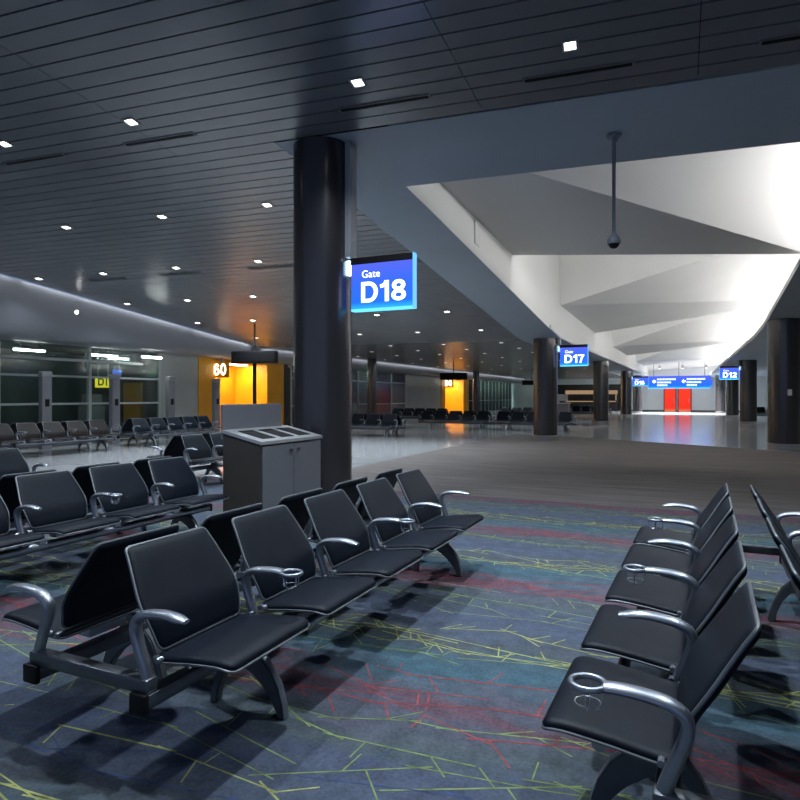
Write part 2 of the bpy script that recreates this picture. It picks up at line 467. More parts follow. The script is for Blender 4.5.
# left fascia of the opening, with a thin lip below
mb = MB()
yy = [Ql[1]] + ys
prev = None
for y in yy:
    x = lipL(y) if y > 9 else Ql[0]
    z = zxy(x, y); cur = ((x, y, z), (x - .05, y, 7.0))
    if prev: mb.face([prev[0], cur[0], cur[1], prev[1]])
    prev = cur
struct(mb.build('wall_coffer_left', M['fascia']), 'pale left fascia wall of the ceiling opening')
mb = MB(); pts = [(lipL(y) + .02, y, zxy(lipL(y), y) + .06) for y in ys if y >= 19]
mb.tube(pts, [(.07, .025)] * len(pts), n=6, side=(1, 0, 0))
struct(mb.build('trim_1', M['fascia']), 'pale rounded lip along left edge of the opening')
mb = MB()
yr = [Qr[1]] + ys; prev = None
for y in yr:
    x = lipR(y); z = zxy(x, y)
    cur = ((x, y, z), (x, y, z + .12), (x + .08, y, z + .12), (x + .08, y, z + .02), (x + 2.3, y, z + .02), (x + 2.3, y, 7.0))
    if prev:
        for k in range(5): mb.face([prev[k], cur[k], cur[k + 1], prev[k + 1]])
    prev = cur
struct(mb.build('wall_coffer_right', M['white']), 'pale right upstand, light ledge and wall of the ceiling opening')
# lamps lying in the right hand cove
for i, (a, b) in enumerate(((9.6, 14.2), (15.2, 20.0), (21.2, 27.0), (28, 34), (35, 41), (42, 48), (49, 56), (57, 65))):
    m = (a + b) / 2
    l = MB(); l2 = MB()
    pa, pb = (lipR(a) + 1.3, a, zxy(2.15, a) + .17), (lipR(b) + 1.3, b, zxy(2.15, b) + .17)
    l.tube([pa, pb], .045, n=8)
    l2.tube([(pa[0], pa[1], pa[2] - .085), (pb[0], pb[1], pb[2] - .085)], .04, n=4)
    e = empty('cove_lamp', (0, 0, 0)); l.build('tube', M['cove_near' if i == 0 else 'cove'], e); l2.build('batten', M['grey_metal'], e)
    tag(e, 'linear lamp hidden in the cove along the right edge of the ceiling opening', 'lamp', 'cove lamps')

# folded coffer: each bay a dark triangle and a bright triangle
LFs = [(8.0, 5.2), (20.8, 4.43), (34.7, 4.1), (48.3, 4.0), (61.5, 3.95)]
LBs = [(14.75, 4.83), (28.3, 4.21), (42.0, 4.05), (55.5, 4.0), (66.4, 3.9)]
RBs = [(14.8, 4.3), (27.6, 5.1), (41.5, 4.8), (55, 4.6), (66.4, 4.5)]
TOP = 6.6
mbA = MB(); mbB = MB()
for k in range(5):
    (ya, za), (yb, zb), (yc, zr) = LFs[k], LBs[k], RBs[k]
    xr = 2.34 if k == 0 else 4.4
    LF = (lipL(ya) - .02, ya, za); LB = (lipL(yb) - .02, yb, zb); RB = (xr, yc, zr); RF = (4.4, ya + .4, 6.45); TL = (lipL(ya) - .05, ya, TOP)
    mbA.face([LF, LB, RB])
    mbB.face([LF, RB, RF]); mbB.face([LF, RF, (4.4, ya, TOP), TL])
    # riser behind the fold
    mbB.face([LB, RB, (xr, yc + .03, TOP), (LB[0] - .02, yb + .03, TOP)])
    if k == 0: mbB.face([RB, RF, (4.4, 14.8, 4.35)])
mbB.face([(-4, 7.5, TOP + .02), (4.6, 7.5, TOP + .02), (4.6, 67, TOP + .02), (-4, 67, TOP + .02)])
struct(mbA.build('ceiling_fold', M['white']), 'white folded coffer panels sloping away from the cove light')
struct(mbB.build('ceiling_coffer', M['white']), 'white folded coffer panels facing the cove light')

for k in range(4):  # lamps added out of sight to even the light on the white walls
    (yb, zb), (yc, zr) = LBs[k], RBs[k]
    a_, b_ = (-3.3, yb + .35, max(zb, zr) + .75), (2.6, yc + .45, max(zb, zr) + .75)
    l = MB(); l.tube([a_, b_], .04, n=8); l2 = MB()
    for q in (-3, 0, 2.4): l2.tube([(q, yb + .4, a_[2]), (q, yb + .4, TOP)], .012, n=6)
    e = empty('added_fold_lamp', (0, 0, 0)); l.build('tube', M['fold_fill'], e); l2.build('hanger', M['grey_metal'], e)
    tag(e, 'added linear lamp behind a white fold, evening the light on the coffer walls', 'lamp', 'added fold lamps')

# fascia access grille and small bracket
mb = MB(); xg = lipL(12.3)
mb.box(-.004, .012, -.16, .16, 0, .5)
for k in range(7): mb.box(.012, .018, -.14, .14, .03 + k * .065, .06 + k * .065)
o = mb.build('access_grille', M['fascia'], loc=(lipL(11.95) + .0, 11.95, 4.45)); tag(o, 'small flat grille panel set in the left fascia of the ceiling opening', 'grille')

# ------------------------------------------------------------------ left bulkhead (curved cove face) and window wall
mb = MB()
BY = [-3.5, 2, 6, 10, 14, 18, 20.9, 24, 30, 38, 48, 58, Y_END]
prev = None
for y in BY:
    zt = zxy(X_BULK, y) if y < 20.9 else 3.3
    zb = 2.93 - .0035 * min(max(y - 10, 0), 20)
    cur = []
    for k in range(9):
        f = k / 8.
        cur.append((X_BULK + .02 - .42 * (1 - math.cos(f * PI / 2)) * (.3 + .7 * (zt - zb) / 1.3), y, zt + .03 - (zt + .03 - zb) * math.sin(f * PI / 2)))
    cur.append((X_WALL - .05, y, zb + .02))
    if prev:
        for k in range(len(cur) - 1): mb.face([prev[k], cur[k], cur[k + 1], prev[k + 1]])
    prev = cur
struct(mb.build('wall_left', M['bulk'], smooth=50, weld=True), 'curved grey bulkhead above the left windows')

def wall_piece(name, y0, y1, mat, label, x=X_WALL, z1=2.95, joints=()):
    m_ = MB(); zs = [0] + list(joints) + [z1]
    for a_, b_ in zip(zs, zs[1:]): m_.box(x - .12, x, y0, y1, a_ + .006, b_ - .006)
    m_.box(x - .14, x - .02, y0, y1, 0, z1)
    return struct(m_.build(name, mat), label)
wall_piece('wall_left', 16.25, 18.1, M['wallgrey'], 'pale grey wall panels between window and yellow alcove', joints=(1.21, 2.02))
wall_piece('wall_left', 23.65, 24.2, M['darkwall'], 'dark wall strip beside the yellow alcove')
wall_piece('wall_left', 37.5, 44.0, M['wallgrey'], 'grey wall before the far yellow alcove', joints=(1.21, 2.02))
wall_piece('wall_left', -3.6, 4.9, M['wallgrey'], 'grey wall near the camera on the left', joints=(1.21, 2.02))

def window(n, y0, y1, ny, zs, label, tint='glass', z1=2.9):
    e = empty('window_%d' % n, (X_WALL, y0, 0)); struct(e, label)
    m_ = MB(); L_ = y1 - y0
    for k in range(ny + 1):
        y = L_ * k / ny; m_.box(-.06, .04, y - .05, y + .05, 0, z1)
    for z in zs: m_.box(-.05, .03, 0, L_, z - .03, z + .03)
    m_.build('window_frame', M['frame'], e)
    g = MB(); g.box(-.012, -.004, 0, L_, .02, z1); g.build('glass', M[tint], e)
    return e
window(1, 5.0, 16.2, 4, (.08, 1.21, 2.02), 'dark glazed window wall behind the far left seats')
window(2, 24.2, 37.4, 6, (.08, 1.0, 2.3), 'glazed window wall beyond the nearest column')
window(3, 50.7, 65.5, 12, (.08, 1.1), 'pale green glazed window beyond the far yellow alcove')
mb = MB(); mb.tube([(-16.32, 5.2, 2.5), (-16.32, 15.3, 2.5)], .045, n=10)
for y in (6, 9, 12, 15): mb.tube([(-16.32, y, 2.5), (-16.45, y, 2.5)], .02, n=6)
struct(mb.build('trim_2', M['frame'], smooth=True), 'pale tube rail running in front of the left window')

# the boarding corridor behind the glass
mb = MB()
mb.face([(-20.2, -3, 0), (-20.2, 17.5, 0), (-20.2, 17.5, 3), (-20.2, -3, 3)]); mb.face([(-20.2, 24, 0), (-20.2, 38, 0), (-20.2, 38, 3), (-20.2, 24, 3)])
mb.face([(-20.2, -3, 3.0), (X_WALL - .1, -3, 3.0), (X_WALL - .1, 66, 3.0), (-20.2, 66, 3.0)])
for y in (-3, 17.4, 24.1, 37.9, 44.05): mb.face([(-20.2, y, 0), (X_WALL - .15, y, 0), (X_WALL - .15, y, 3), (-20.2, y, 3)])
mb.mi = 1
mb.face([(-18.6, 50.6, 0), (-18.6, 66, 0), (-18.6, 66, 3), (-18.6, 50.6, 3)])
struct(mb.build('wall_corridor', [M['teal'], M['pale']]), 'walls of the dim corridor behind the left windows')

for i, (a, b) in enumerate(((-3, 4), (4.2, 10), (10.2, 16), (16.2, 19.2), (20, 30), (30.2, 40), (40.2, 52), (52.2, 65))):
    za, zb = (zxy(X_BULK, a) if a < 19.4 else 3.3), (zxy(X_BULK, b) if b < 19.4 else 3.3)
    l = MB(); l.tube([(X_BULK + .13, a, za + .085), (X_BULK + .13, b, zb + .085)], .018, n=6)
    e = empty('slot_lamp', (0, 0, 0)); l.build('tube', M['slot'], e); l3 = MB(); [l3.tube([(X_BULK + .13, q, za + (zb - za) * (q - a) / (b - a) + .085), (X_BULK + .13, q, 7.32)], .008, n=5) for q in (a + .3, (a + b) / 2, b - .3)]; l3.build('hanger', M['grey_metal'], e); tag(e, 'hidden linear lamp in the slot along the top of the grey bulkhead', 'lamp', 'bulkhead slot lamps')

# yellow gate alcoves
def portal(y0, L_, label, number, n):
    e = empty('gate_alcove', (X_WALL, y0, 0)); tag(e, label, 'gate alcove')
    H_ = 2.92
    a, b = .85, L_ - 1.25
    m_ = MB(); m_.bbox(-.15, .03, 0, a, 0, H_, .008); m_.build('side_panel', M['yellow'], e)
    m_ = MB(); m_.bbox(-.15, .03, b, L_, 0, H_, .008); m_.build('side_panel', M['yellow'], e)
    m_ = MB(); m_.box(-1.75, -1.7, a - .1, b + .1, 0, H_); m_.build('back_panel', M['orange'], e)
    m_ = MB(); m_.box(-1.7, -.15, a - .05, a, 0, H_); m_.build('reveal', M['yellow'], e)
    m_ = MB(); m_.box(-1.7, -.15, b, b + .05, 0, H_); m_.build('reveal', M['yellow'], e)
    m_ = MB(); m_.box(-1.75, .03, a, b, H_ - .12, H_); m_.build('head_panel', M['yellow'], e)
    m_ = MB(); m_.box(-1.0, -.8, a + .3, b - .3, H_ - .15, H_ - .12); m_.build('ceiling_lamp', M['alcove_lamp'], e)
    for q in (.45, L_ - .65):  # spots in small cans, added to brighten the yellow side panels
        m_ = MB(); m_.lathe([(.05, 0), (.05, .16)], 14, at=(.75, q, 2.72)); m_.tube([(.75, q, 2.86), (.75, q, 2.905)], .012, n=6); m_.build('added_wash_lamp', M['grey_metal'], e, smooth=40)
        l = bpy.data.lights.new('added_wash_beam', 'SPOT'); l.energy = 90; l.spot_size = math.radians(110); l.spot_blend = .9; l.color = (1, .93, .8); l.shadow_soft_size = .05
        lo = bpy.data.objects.new('added_wash_beam', l); C.objects.link(lo); lo.location = (X_WALL + .74, y0 + q, 2.70); lo.rotation_euler = (0, math.radians(-32), 0)
    m_ = MB(); m_.bbox(-1.7, -1.64, a + 1.2, a + 2.3, 0, 2.1, .01); d = m_.build('door', M['orange'], e)
    m_ = MB(); m_.tube([(-1.62, a + 1.32, 1.0), (-1.59, a + 1.32, 1.0), (-1.59, a + 1.45, 1.0)], .012, n=6); m_.build('door_handle', M['steel'], d)
    m_ = MB(); m_.bbox(-.1, .66, .95, 1.0, 2.16, 2.8, .01); sg = m_.build('number_plate', M['yellow'], e)
    t_ = glyph_obj('number', number, .46, M['num_lit'], (-.07, .945, 2.25), sg)
    return e
portal(18.1, 5.5, 'wide yellow gate alcove with lit number behind the hanging black display', '60', 1)
portal(44.1, 6.5, 'small far yellow gate alcove with bright lamp below a black display', '60', 2)

# corridor lamps and lit things seen through the glass
def strip(x, y, z, L_, label, mat='strip', rot=0):
    m_ = MB(); m_.bbox(-.06, .06, 0, L_, 0, .05, .01); e = empty('corridor_lamp', (x, y, z)); m3 = MB(); [m3.tube([(0, q, .1), (0, q, (2.93 if x > -16 else 3.0) - z)], .01, n=6) for q in (.2, L_ - .2)]; m3.build('hanger', M['grey_metal'], e)
    m_.build('housing', M['grey_metal'], e, loc=(0, 0, .05)); m2 = MB(); m2.bbox(-.05, .05, .02, L_ - .02, 0, .05, .01); m2.build('diffuser', M[mat], e)
    tag(e, label, 'lamp', 'linear corridor lamps'); return e
strip(-17.2, 11.5, 2.74, .95, 'linear lamp hanging at far left above the left window')
strip(-17.2, 14.0, 2.74, 1.05, 'linear lamp in the middle of those above the left window')
strip(-15.75, 14.75, 2.68, .8, 'linear lamp nearest the grey wall panels')
for k, y in enumerate((53, 56, 59, 62)):
    strip(-17.6, y, 2.7, 2.0, 'greenish corridor lamp behind the far pale window, number %s from the alcove' % ('one', 'two', 'three', 'four')[k], 'strip_green')
for k, y in enumerate((27, 32)):
    strip(-18.4, y, 2.75, 2.0, ('corridor lamp behind the second window, nearer the yellow alcove', 'corridor lamp behind the second window, farther from the yellow alcove')[k], 'strip_green')
# small signs hanging behind the window
def hung_sign(name, x, y, z, w, h, mat, label, word=None, tm='black', rz=PI / 2, drop=.3, ts=.3):
    e = empty(name, (x, y, z), rz); tag(e, label, 'sign')
    m_ = MB(); m_.bbox(-w / 2, w / 2, -.04, .04, 0, h, .01); m_.build('face', mat, e)
    m_ = MB()
    for q in (-w * .35, w * .35): m_.tube([(q, 0, h), (q, 0, h + drop)], .012, n=6)
    m_.build('hanger', M['frame'], e)
    if word: text_obj('lettering', word, ts, M[tm], (-w * .44, -.045, h * .2), e, bold=.008)
    return e
hung_sign('yellow_sign', -17.3, 14.57, 1.72, .56, .36, M['yellow_lit'], 'small lit yellow sign with dark characters behind the left window', 'D19', ts=.34, drop=.9)
hung_sign('blue_sign', -17.1, 14.95, 2.06, .3, .26, M['blue_lit'], 'small blue sign hanging just above the yellow sign', drop=.4)
hung_sign('exit_sign', -17.6, 17.0, 2.18, .34, .16, M['green_lit'], 'small green lit exit sign behind the left window', drop=.5)
hung_sign('blue_sign', -17.4, 34.0, 2.15, 1.1, .28, M['blue_lit'], 'small blue sign behind the second window', drop=.5)
mb = MB(); mb.bbox(0, .9, -.05, .05, 0, 1.95, .01)
o = mb.build('corridor_door', M['yellow'], loc=(-19.4, 17.3, .002)); tag(o, 'dull yellow door at the end of the dim corridor behind the left window', 'door')
mb = MB(); mb.bbox(-.3, .3, -.3, .3, 0, 1.1, .02); mb.bbox(-.2, .2, -.25, .25, 1.12, 1.5, .02); mb.box(-.04, .04, -.04, .04, 1.05, 1.15)
o = mb.build('check_in_kiosk', M['pylon'], loc=(-18.6, 15.2, .002)); tag(o, 'small grey kiosk standing in the corridor behind the left window', 'kiosk')

# grey pylons standing in front of the left windows
for k, nm in enumerate(('grey pylon farthest left in front of the left window', 'grey pylon under the yellow and blue signs', 'grey pylon before the pale grey wall panels', 'grey pylon in front of the yellow alcove')):
    e = empty('gate_pylon', (-15.6, 11.3 + 2.25 * k, .002)); tag(e, nm, 'pylon', 'gate pylons along the left windows')
    m_ = MB(); m_.bbox(-.08, .08, -.14, .14, 0, 1.95, .015); m_.build('body', M['pylon'], e, smooth=30)
    m_ = MB(); m_.bbox(-.1, .1, -.15, .15, 1.95, 2.1, .03); m_.build('cap', M['grey_metal'], e, smooth=30)
    m_ = MB(); m_.bbox(.08, .095, -.06, .06, 1.15, 1.35, .005); m_.build('card_reader', M['black'], e)

# ------------------------------------------------------------------ end wall, doors, right wall
mb = MB()
mb.box(-16.6, -11.9, Y_END, Y_END + .2, 0, 3.6); mb.box(-4.6, X_RWALL, Y_END, Y_END + .2, 0, 7)
mb.box(-11.9, -4.6, Y_END, Y_END + .2, 2.7, 3.6)
struct(mb.build('wall_back', M['endwall']), 'pale grey end wall of the concourse')
mb = MB(); mb.box(-11.9, -4.6, Y_END + 1.2, Y_END + 1.4, 0, 3); mb.box(-11.95, -11.85, Y_END + .2, Y_END + 1.4, 0, 3); mb.box(-4.65, -4.55, Y_END + .2, Y_END + 1.4, 0, 3); mb.box(-11.9, -4.6, Y_END + .15, Y_END + 1.4, 2.7, 2.8)
struct(mb.build('wall_shop', M['darkwall']), 'dark recess in the end wall')
e = empty('shop_counter', (-8.4, Y_END + .5, .002)); tag(e, 'closed shop counter with a warm lit front in the dark recess', 'counter')
m_ = MB(); m_.bbox(-2.6, 2.6, -.3, .3, 0, 1.1, .02); m_.build('counter_body', M['cab_side'], e)
m_ = MB(); m_.bbox(-2.5, 2.5, -.34, -.31, .9, 1.0, .005); m_.build('light_strip', M['warm'], e)
m_ = MB(); m_.bbox(-2.6, 2.6, .1, .3, 1.7, 2.1, .02); m_.box(-2.5, -2.4, .15, .25, 1.1, 1.75); m_.box(2.4, 2.5, .15, .25, 1.1, 1.75); m_.build('menu_board', M['warm'], e)
mb = MB(); mb.box(-4.5, X_RWALL - .05, Y_END - .03, Y_END, .0, .14); struct(mb.build('baseboard_back', M['darkwall']), 'dark skirting along the end wall')
for k, (x0, x1) in enumerate(((-1.42, -.36), (-.16, .98))):
    e = empty('door_%d' % (k + 1), (x0, Y_END - .02, .002)); struct(e, ('left of the two red lit doors at the end of the concourse', 'right of the two red lit doors at the end of the concourse')[k])
    w = x1 - x0
    m_ = MB(); m_.bbox(.04, w - .04, -.09, -.02, .0, 2.35, .01); m_.build('door_leaf', M['red'], e)
    m_ = MB(); m_.box(-.04, .04, -.12, 0, 0, 2.45); m_.box(w - .04, w + .04, -.12, 0, 0, 2.45); m_.box(-.04, w + .04, -.12, 0, 2.35, 2.45); m_.build('door_frame', M['darkwall'], e)
    m_ = MB(); m_.tube([(w - .2, -.12, .85), (w - .2, -.12, 1.3)], .02, n=6); m_.tube([(w - .2, -.12, .9), (w - .2, -.08, .9)], .012, n=6); m_.tube([(w - .2, -.12, 1.25), (w - .2, -.08, 1.25)], .012, n=6); m_.build('door_handle', M['steel'], e)
mb = MB(); mb.box(X_RWALL, X_RWALL + .2, -4, Y_END, 0, 6)
struct(mb.build('wall_right', M['wallgrey']), 'grey wall on the right beyond the columns')

# ------------------------------------------------------------------ round columns
def column(x, y, label, r=.388):
    zt = zxy(x, y) if t_of(x, y) < 21 else 3.3
    zt = max(zt + .02, 3.3)
    e = empty('round_column', (x, y, 0)); tag(e, label, 'column', 'dark round columns')
    m_ = MB(); m_.lathe([(r, .16), (r, zt)], 48); m_.build('shaft', M['column'], e, smooth=True)
    m_ = MB(); m_.lathe([(r + .012, .007), (r + .012, .155), (r + .004, .16)], 48); m_.build('base_ring', M['steel'], e, smooth=True)
    return e
LC = [(-4.36, 7.14), (-4.05, 20.64), (-3.80, 34.14), (-3.55, 47.6), (-3.4, 58)]
RC = [(2.57, 19.6), (3.2, 36.4), (3.3, 48.5), (3.2, 60.5)]
column(*LC[0], 'tall dark round column holding the D18 sign')
column(*LC[1], 'dark round column holding the D17 sign')
column(*LC[2], 'dark round column next beyond the D17 column')
column(*LC[3], 'dark round column holding the small D16 sign')
column(*LC[4], 'farthest dark round column on the left of the concourse')
c1 = column(*RC[0], 'nearest dark round column on the right, with a small white plate')
m_ = MB(); m_.bbox(-.05, .05, -.012, .012, 0, .16, .004)
a_ = math.radians(-78); o = m_.build('wall_plate', M['fascia'], c1, loc=(.395 * math.cos(a_), .395 * math.sin(a_), 1.45)); o.rotation_euler = (0, 0, a_ + PI / 2); o['label'] = 'small white plate'
column(*RC[1], 'second dark round column on the right, beside the D12 sign')
column(*RC[2], 'third dark round column on the right side')
column(*RC[3], 'farthest dark round column on the right side')
column(-14.0, 27.6, 'slim brown column in front of the second window', r=.23)
column(-13.9, 44.6, 'slim brown column near the far yellow alcove', r=.23)

# ------------------------------------------------------------------ gate signs
def gate_sign(x, y, num, label, sl='side_lamp_far', z0=2.53, w=.87, left=False, drop_to=None, xcol=None):
    """x = sign edge at the column side; the sign reaches towards the concourse"""
    e = empty('gate_sign', (x, y, z0 + .02)); tag(e, label, 'sign', 'blue gate number signs')
    sx = -1 if left else 1
    H_ = .575
    def bx(name, a, b, y0, y1, z_0, z_1, mat, r=.006):
        a, b = sorted((sx * a, sx * b)); m_ = MB(); m_.bbox(a, b, y0, y1, z_0, z_1, r); return m_.build(name, mat, e)
    bx('panel', .0, w, -.05, .05, 0, H_, M['blue'])
    bx('header', -.03, w, -.045, .045, H_ + .002, H_ + .09, M['black'])
    bx('bottom_edge', 0, w, -.055, .055, -.03, -.001, M['cyan'])
    bx('end_strip', w, w + .014, -.052, .052, -.03, H_ + .09, M['end_strip'], .003)
    bx('side_lamp', -.075, -.012, -.05, .05, H_ - .12, H_ + .06, M[sl])
    zt = zxy(x, y) if t_of(x, y) < 21 else 3.3
    bx('bracket', -.075, .01, -.09, .09, H_ + .10, zt - z0 + .01, M['grey_metal'])
    p0 = .12 if not left else -w + .12
    text_obj('gate_word', 'Gate', .135, M['txt'], (p0 + .035, -.053, .395), e, bold=-.001, xs=1.0)
    glyph_obj('gate_number', num, .265, M['txt'], (p0 + .03, -.0505, .075), e, 1.22)
    return e
gate_sign(-3.90, 7.14, 'D18', 'large blue lit gate sign reading D18 on the nearest column', 'side_lamp')
gate_sign(-3.57, 20.64, 'D17', 'blue lit gate sign reading D17 on the next column', z0=2.42)
gate_sign(-3.1, 47.6, 'D16', 'tiny blue lit gate sign reading D16 left of the long blue sign', z0=2.2, w=1.05)
gate_sign(2.75, 36.2, 'D12', 'blue lit gate sign reading D12 on the right side', z0=2.32, left=True)

# long overhead directional sign
e = empty('directional_sign', (-.08, 52.5, 2.12)); tag(e, 'long blue overhead directional sign spanning the far concourse', 'sign')
m_ = MB(); m_.bbox(-2.2, 2.2, -.1, .1, .0, .92, .02); m_.build('panel', M['blue'], e)
m_ = MB()
for q in (-1.8, 0, 1.8): m_.tube([(q, 0, .92), (q, 0, 2.0)], .03, n=8)
m_.build('hanger', M['grey_metal'], e)
m_ = MB(); m_.bbox(-2.2, 2.2, -.11, .11, -.05, -.002, .01); m_.build('bottom_edge', M['cyan'], e)
for cx in (-1.55, .55):
    for k, (wd, zz) in enumerate(((1.25, .60), (1.0, .36), (.7, .14))):
        m_ = MB(); z_ = zz
        # rows of small letters: individual strokes too small to read in the photograph
        rr = random.Random(int(cx * 10) + k); q = 0
        while q < wd:
            lw = rr.uniform(.05, .1); m_.box(cx + q, cx + q + lw, -.108, -.102, z_, z_ + .13); q += lw + .025
        m_.build('lettering', M['txt_soft'], e)
    m_ = MB(); m_.prism([(cx - .36, .5), (cx - .2, .66), (cx - .2, .56), (cx - .08, .56), (cx - .08, .44), (cx - .2, .44), (cx - .2, .34)], 'y', -.108, -.102); m_.build('arrow', M['txt'], e)
e = empty('door_header_sign', (-.2, Y_END - .25, 2.5)); tag(e, 'low blue lit sign above the red doors at the end wall', 'sign')
m_ = MB(); m_.bbox(-2.3, 3.0, -.06, .06, 0, .52, .02); m_.build('panel', M['blue'], e)
m_ = MB(); m_.bbox(-2.3, -2.1, .06, .25, .1, .4, .01); m_.bbox(2.8, 3.0, .06, .25, .1, .4, .01); m_.build('bracket', M['grey_metal'], e)
for cx, wd in ((-1.75, .5), (-.75, 1.1), (1.1, 1.5)):
    m_ = MB(); q = 0; rr = random.Random(int(cx * 7))
    while q < wd:
        lw = rr.uniform(.1, .2); m_.box(cx + q, cx + q + lw, -.068, -.061, .12, .38); q += lw + .05
    m_.build('lettering', M['txt_soft'], e)

# ------------------------------------------------------------------ hanging black gate displays
def display(x, y, z0, w, h, label, pole):
    e = empty('gate_display', (x, y, z0)); tag(e, label, 'display', 'black gate displays'); e.rotation_euler = (0, 0, math.radians(12))
    m_ = MB(); m_.bbox(-w / 2, w / 2, -.12, .12, 0, h, .015); m_.build('housing', M['black'], e, smooth=30)
    m_ = MB(); m_.box(-w / 2 + .05, w / 2 - .05, -.124, -.121, .05, h - .05); m_.build('screen', M['vent'], e)
    if pole: m_ = MB(); m_.bbox(-.05, .05, -.04, .04, -z0 + .002, -.002, .01); m_.build('pole', M['black'], e)
    zt = (zxy(x, y) if t_of(x, y) < 21 else 3.3)
    m_ = MB(); m_.tube([(0, 0, h), (0, 0, zt - z0)], .025, n=8); m_.build('hanger', M['black'], e)
display(-12.2, 15.9, 2.47, 1.5, .38, 'black gate display panel in front of the nearer yellow alcove', True)
display(-11.45, 32.6, 2.37, 1.5, .38, 'black gate display panel in front of the far yellow alcove', False)
display(-10.9, 49.9, 2.37, 1.5, .38, 'small black gate display partly behind the D17 column', False)

# ------------------------------------------------------------------ dome camera on a drop rod
e = empty('dome_camera', (-.42 + 0, 0, 0)); 
cu, cd = .345 * 7.68, 7.68
cx_, cy_ = .9113706 * cu - .4115867 * cd, .4115867 * cu + .9113706 * cd
e.location = (cx_, cy_, 3.25); tag(e, 'grey dome security camera hanging on a rod from the soffit', 'security camera')
zt = zxy(cx_, cy_) - 3.25
m_ = MB(); m_.lathe([(.021, .16), (.024, zt)], 16); m_.build('rod', M['cam'], e, smooth=True)
m_ = MB(); m_.lathe([(.085, zt - .03), (.085, zt - .004), (.03, zt - .002)], 24); m_.tube([(.03, -.03, zt - .1), (.05, -.05, zt - .05), (.04, -.04, zt - .01)], .012, n=6); m_.build('ceiling_plate', M['cam'], e, smooth=40)
m_ = MB(); m_.lathe([(.078, .055), (.082, .075), (.08, .10), (.062, .14), (.036, .17), (.024, .20)], 24); m_.build('housing', M['cam'], e, smooth=True)
m_ = MB(); m_.lathe([(.004, -.003), (.03, .003), (.052, .02), (.064, .042), (.066, .056)], 24); m_.build('dome', M['black'], e, smooth=True)

# ------------------------------------------------------------------ recycling station beside the column
e = empty('recycling_station', (-4.40, 5.2, .006)); tag(e, 'grey recycling cabinet with two doors and slotted sloping top beside the nearest column', 'cabinet')
W_, D_ = 1.16, .48
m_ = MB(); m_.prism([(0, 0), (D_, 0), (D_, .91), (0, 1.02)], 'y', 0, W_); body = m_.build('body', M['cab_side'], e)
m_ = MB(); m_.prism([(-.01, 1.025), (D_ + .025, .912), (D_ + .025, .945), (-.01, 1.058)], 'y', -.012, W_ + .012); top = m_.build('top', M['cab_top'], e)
for k in range(3):
    y0 = .12 + k * .345
    m_ = MB(); m_.prism([(.1, 1.036), (.42, .964), (.42, .968), (.1, 1.040)], 'y', y0, y0 + .24); m_.build('slot', M['vent'], top); 
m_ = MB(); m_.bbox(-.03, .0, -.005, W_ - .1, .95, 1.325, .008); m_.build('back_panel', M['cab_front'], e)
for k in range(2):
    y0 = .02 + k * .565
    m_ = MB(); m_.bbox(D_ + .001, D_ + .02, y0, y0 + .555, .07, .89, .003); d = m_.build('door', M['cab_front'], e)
    yk = y0 + (.49 if k == 0 else .065)
    m_ = MB(); m_.lathe([(.012, 0), (.012, .02), (.022, .024), (.022, .036), (.012, .04)], 12); kb = m_.build('knob', M['alu_dark'], d, smooth=40); kb.location = (D_ + .02, yk, .83); kb.rotation_euler = (0, PI / 2, 0)
m_ = MB(); m_.box(.02, D_ - .03, .02, W_ - .02, -.005, .0); m_.build('plinth', M['black'], e)

# ------------------------------------------------------------------ beam seating
def profile(ctrl, n):
    """Catmull-Rom through ctrl, resampled evenly; returns points, tangents"""
    P = [Vector(c_) for c_ in ctrl]; P = [P[0] * 2 - P[1]] + P + [P[-1] * 2 - P[-2]]
    pts = []
    for i_ in range(1, len(P) - 2):
        for k in range(24):
            t = k / 24.; a, b, c_, d = P[i_ - 1], P[i_], P[i_ + 1], P[i_ + 2]
            pts.append(.5 * ((2 * b) + (c_ - a) * t + (2 * a - 5 * b + 4 * c_ - d) * t * t + (3 * b - a - 3 * c_ + d) * t ** 3))
    pts.append(P[-2])
    L_ = [0]
    for a, b in zip(pts, pts[1:]): L_.append(L_[-1] + (b - a).length)
    def at(s):
        s = min(max(s, 0), L_[-1]); j = 0
        while j < len(L_) - 2 and L_[j + 1] < s: j += 1
        f = (s - L_[j]) / max(1e-9, L_[j + 1] - L_[j]); p = pts[j].lerp(pts[j + 1], f)
        tg = (pts[j + 1] - pts[j]).normalized(); return p, tg
    return at, L_[-1]

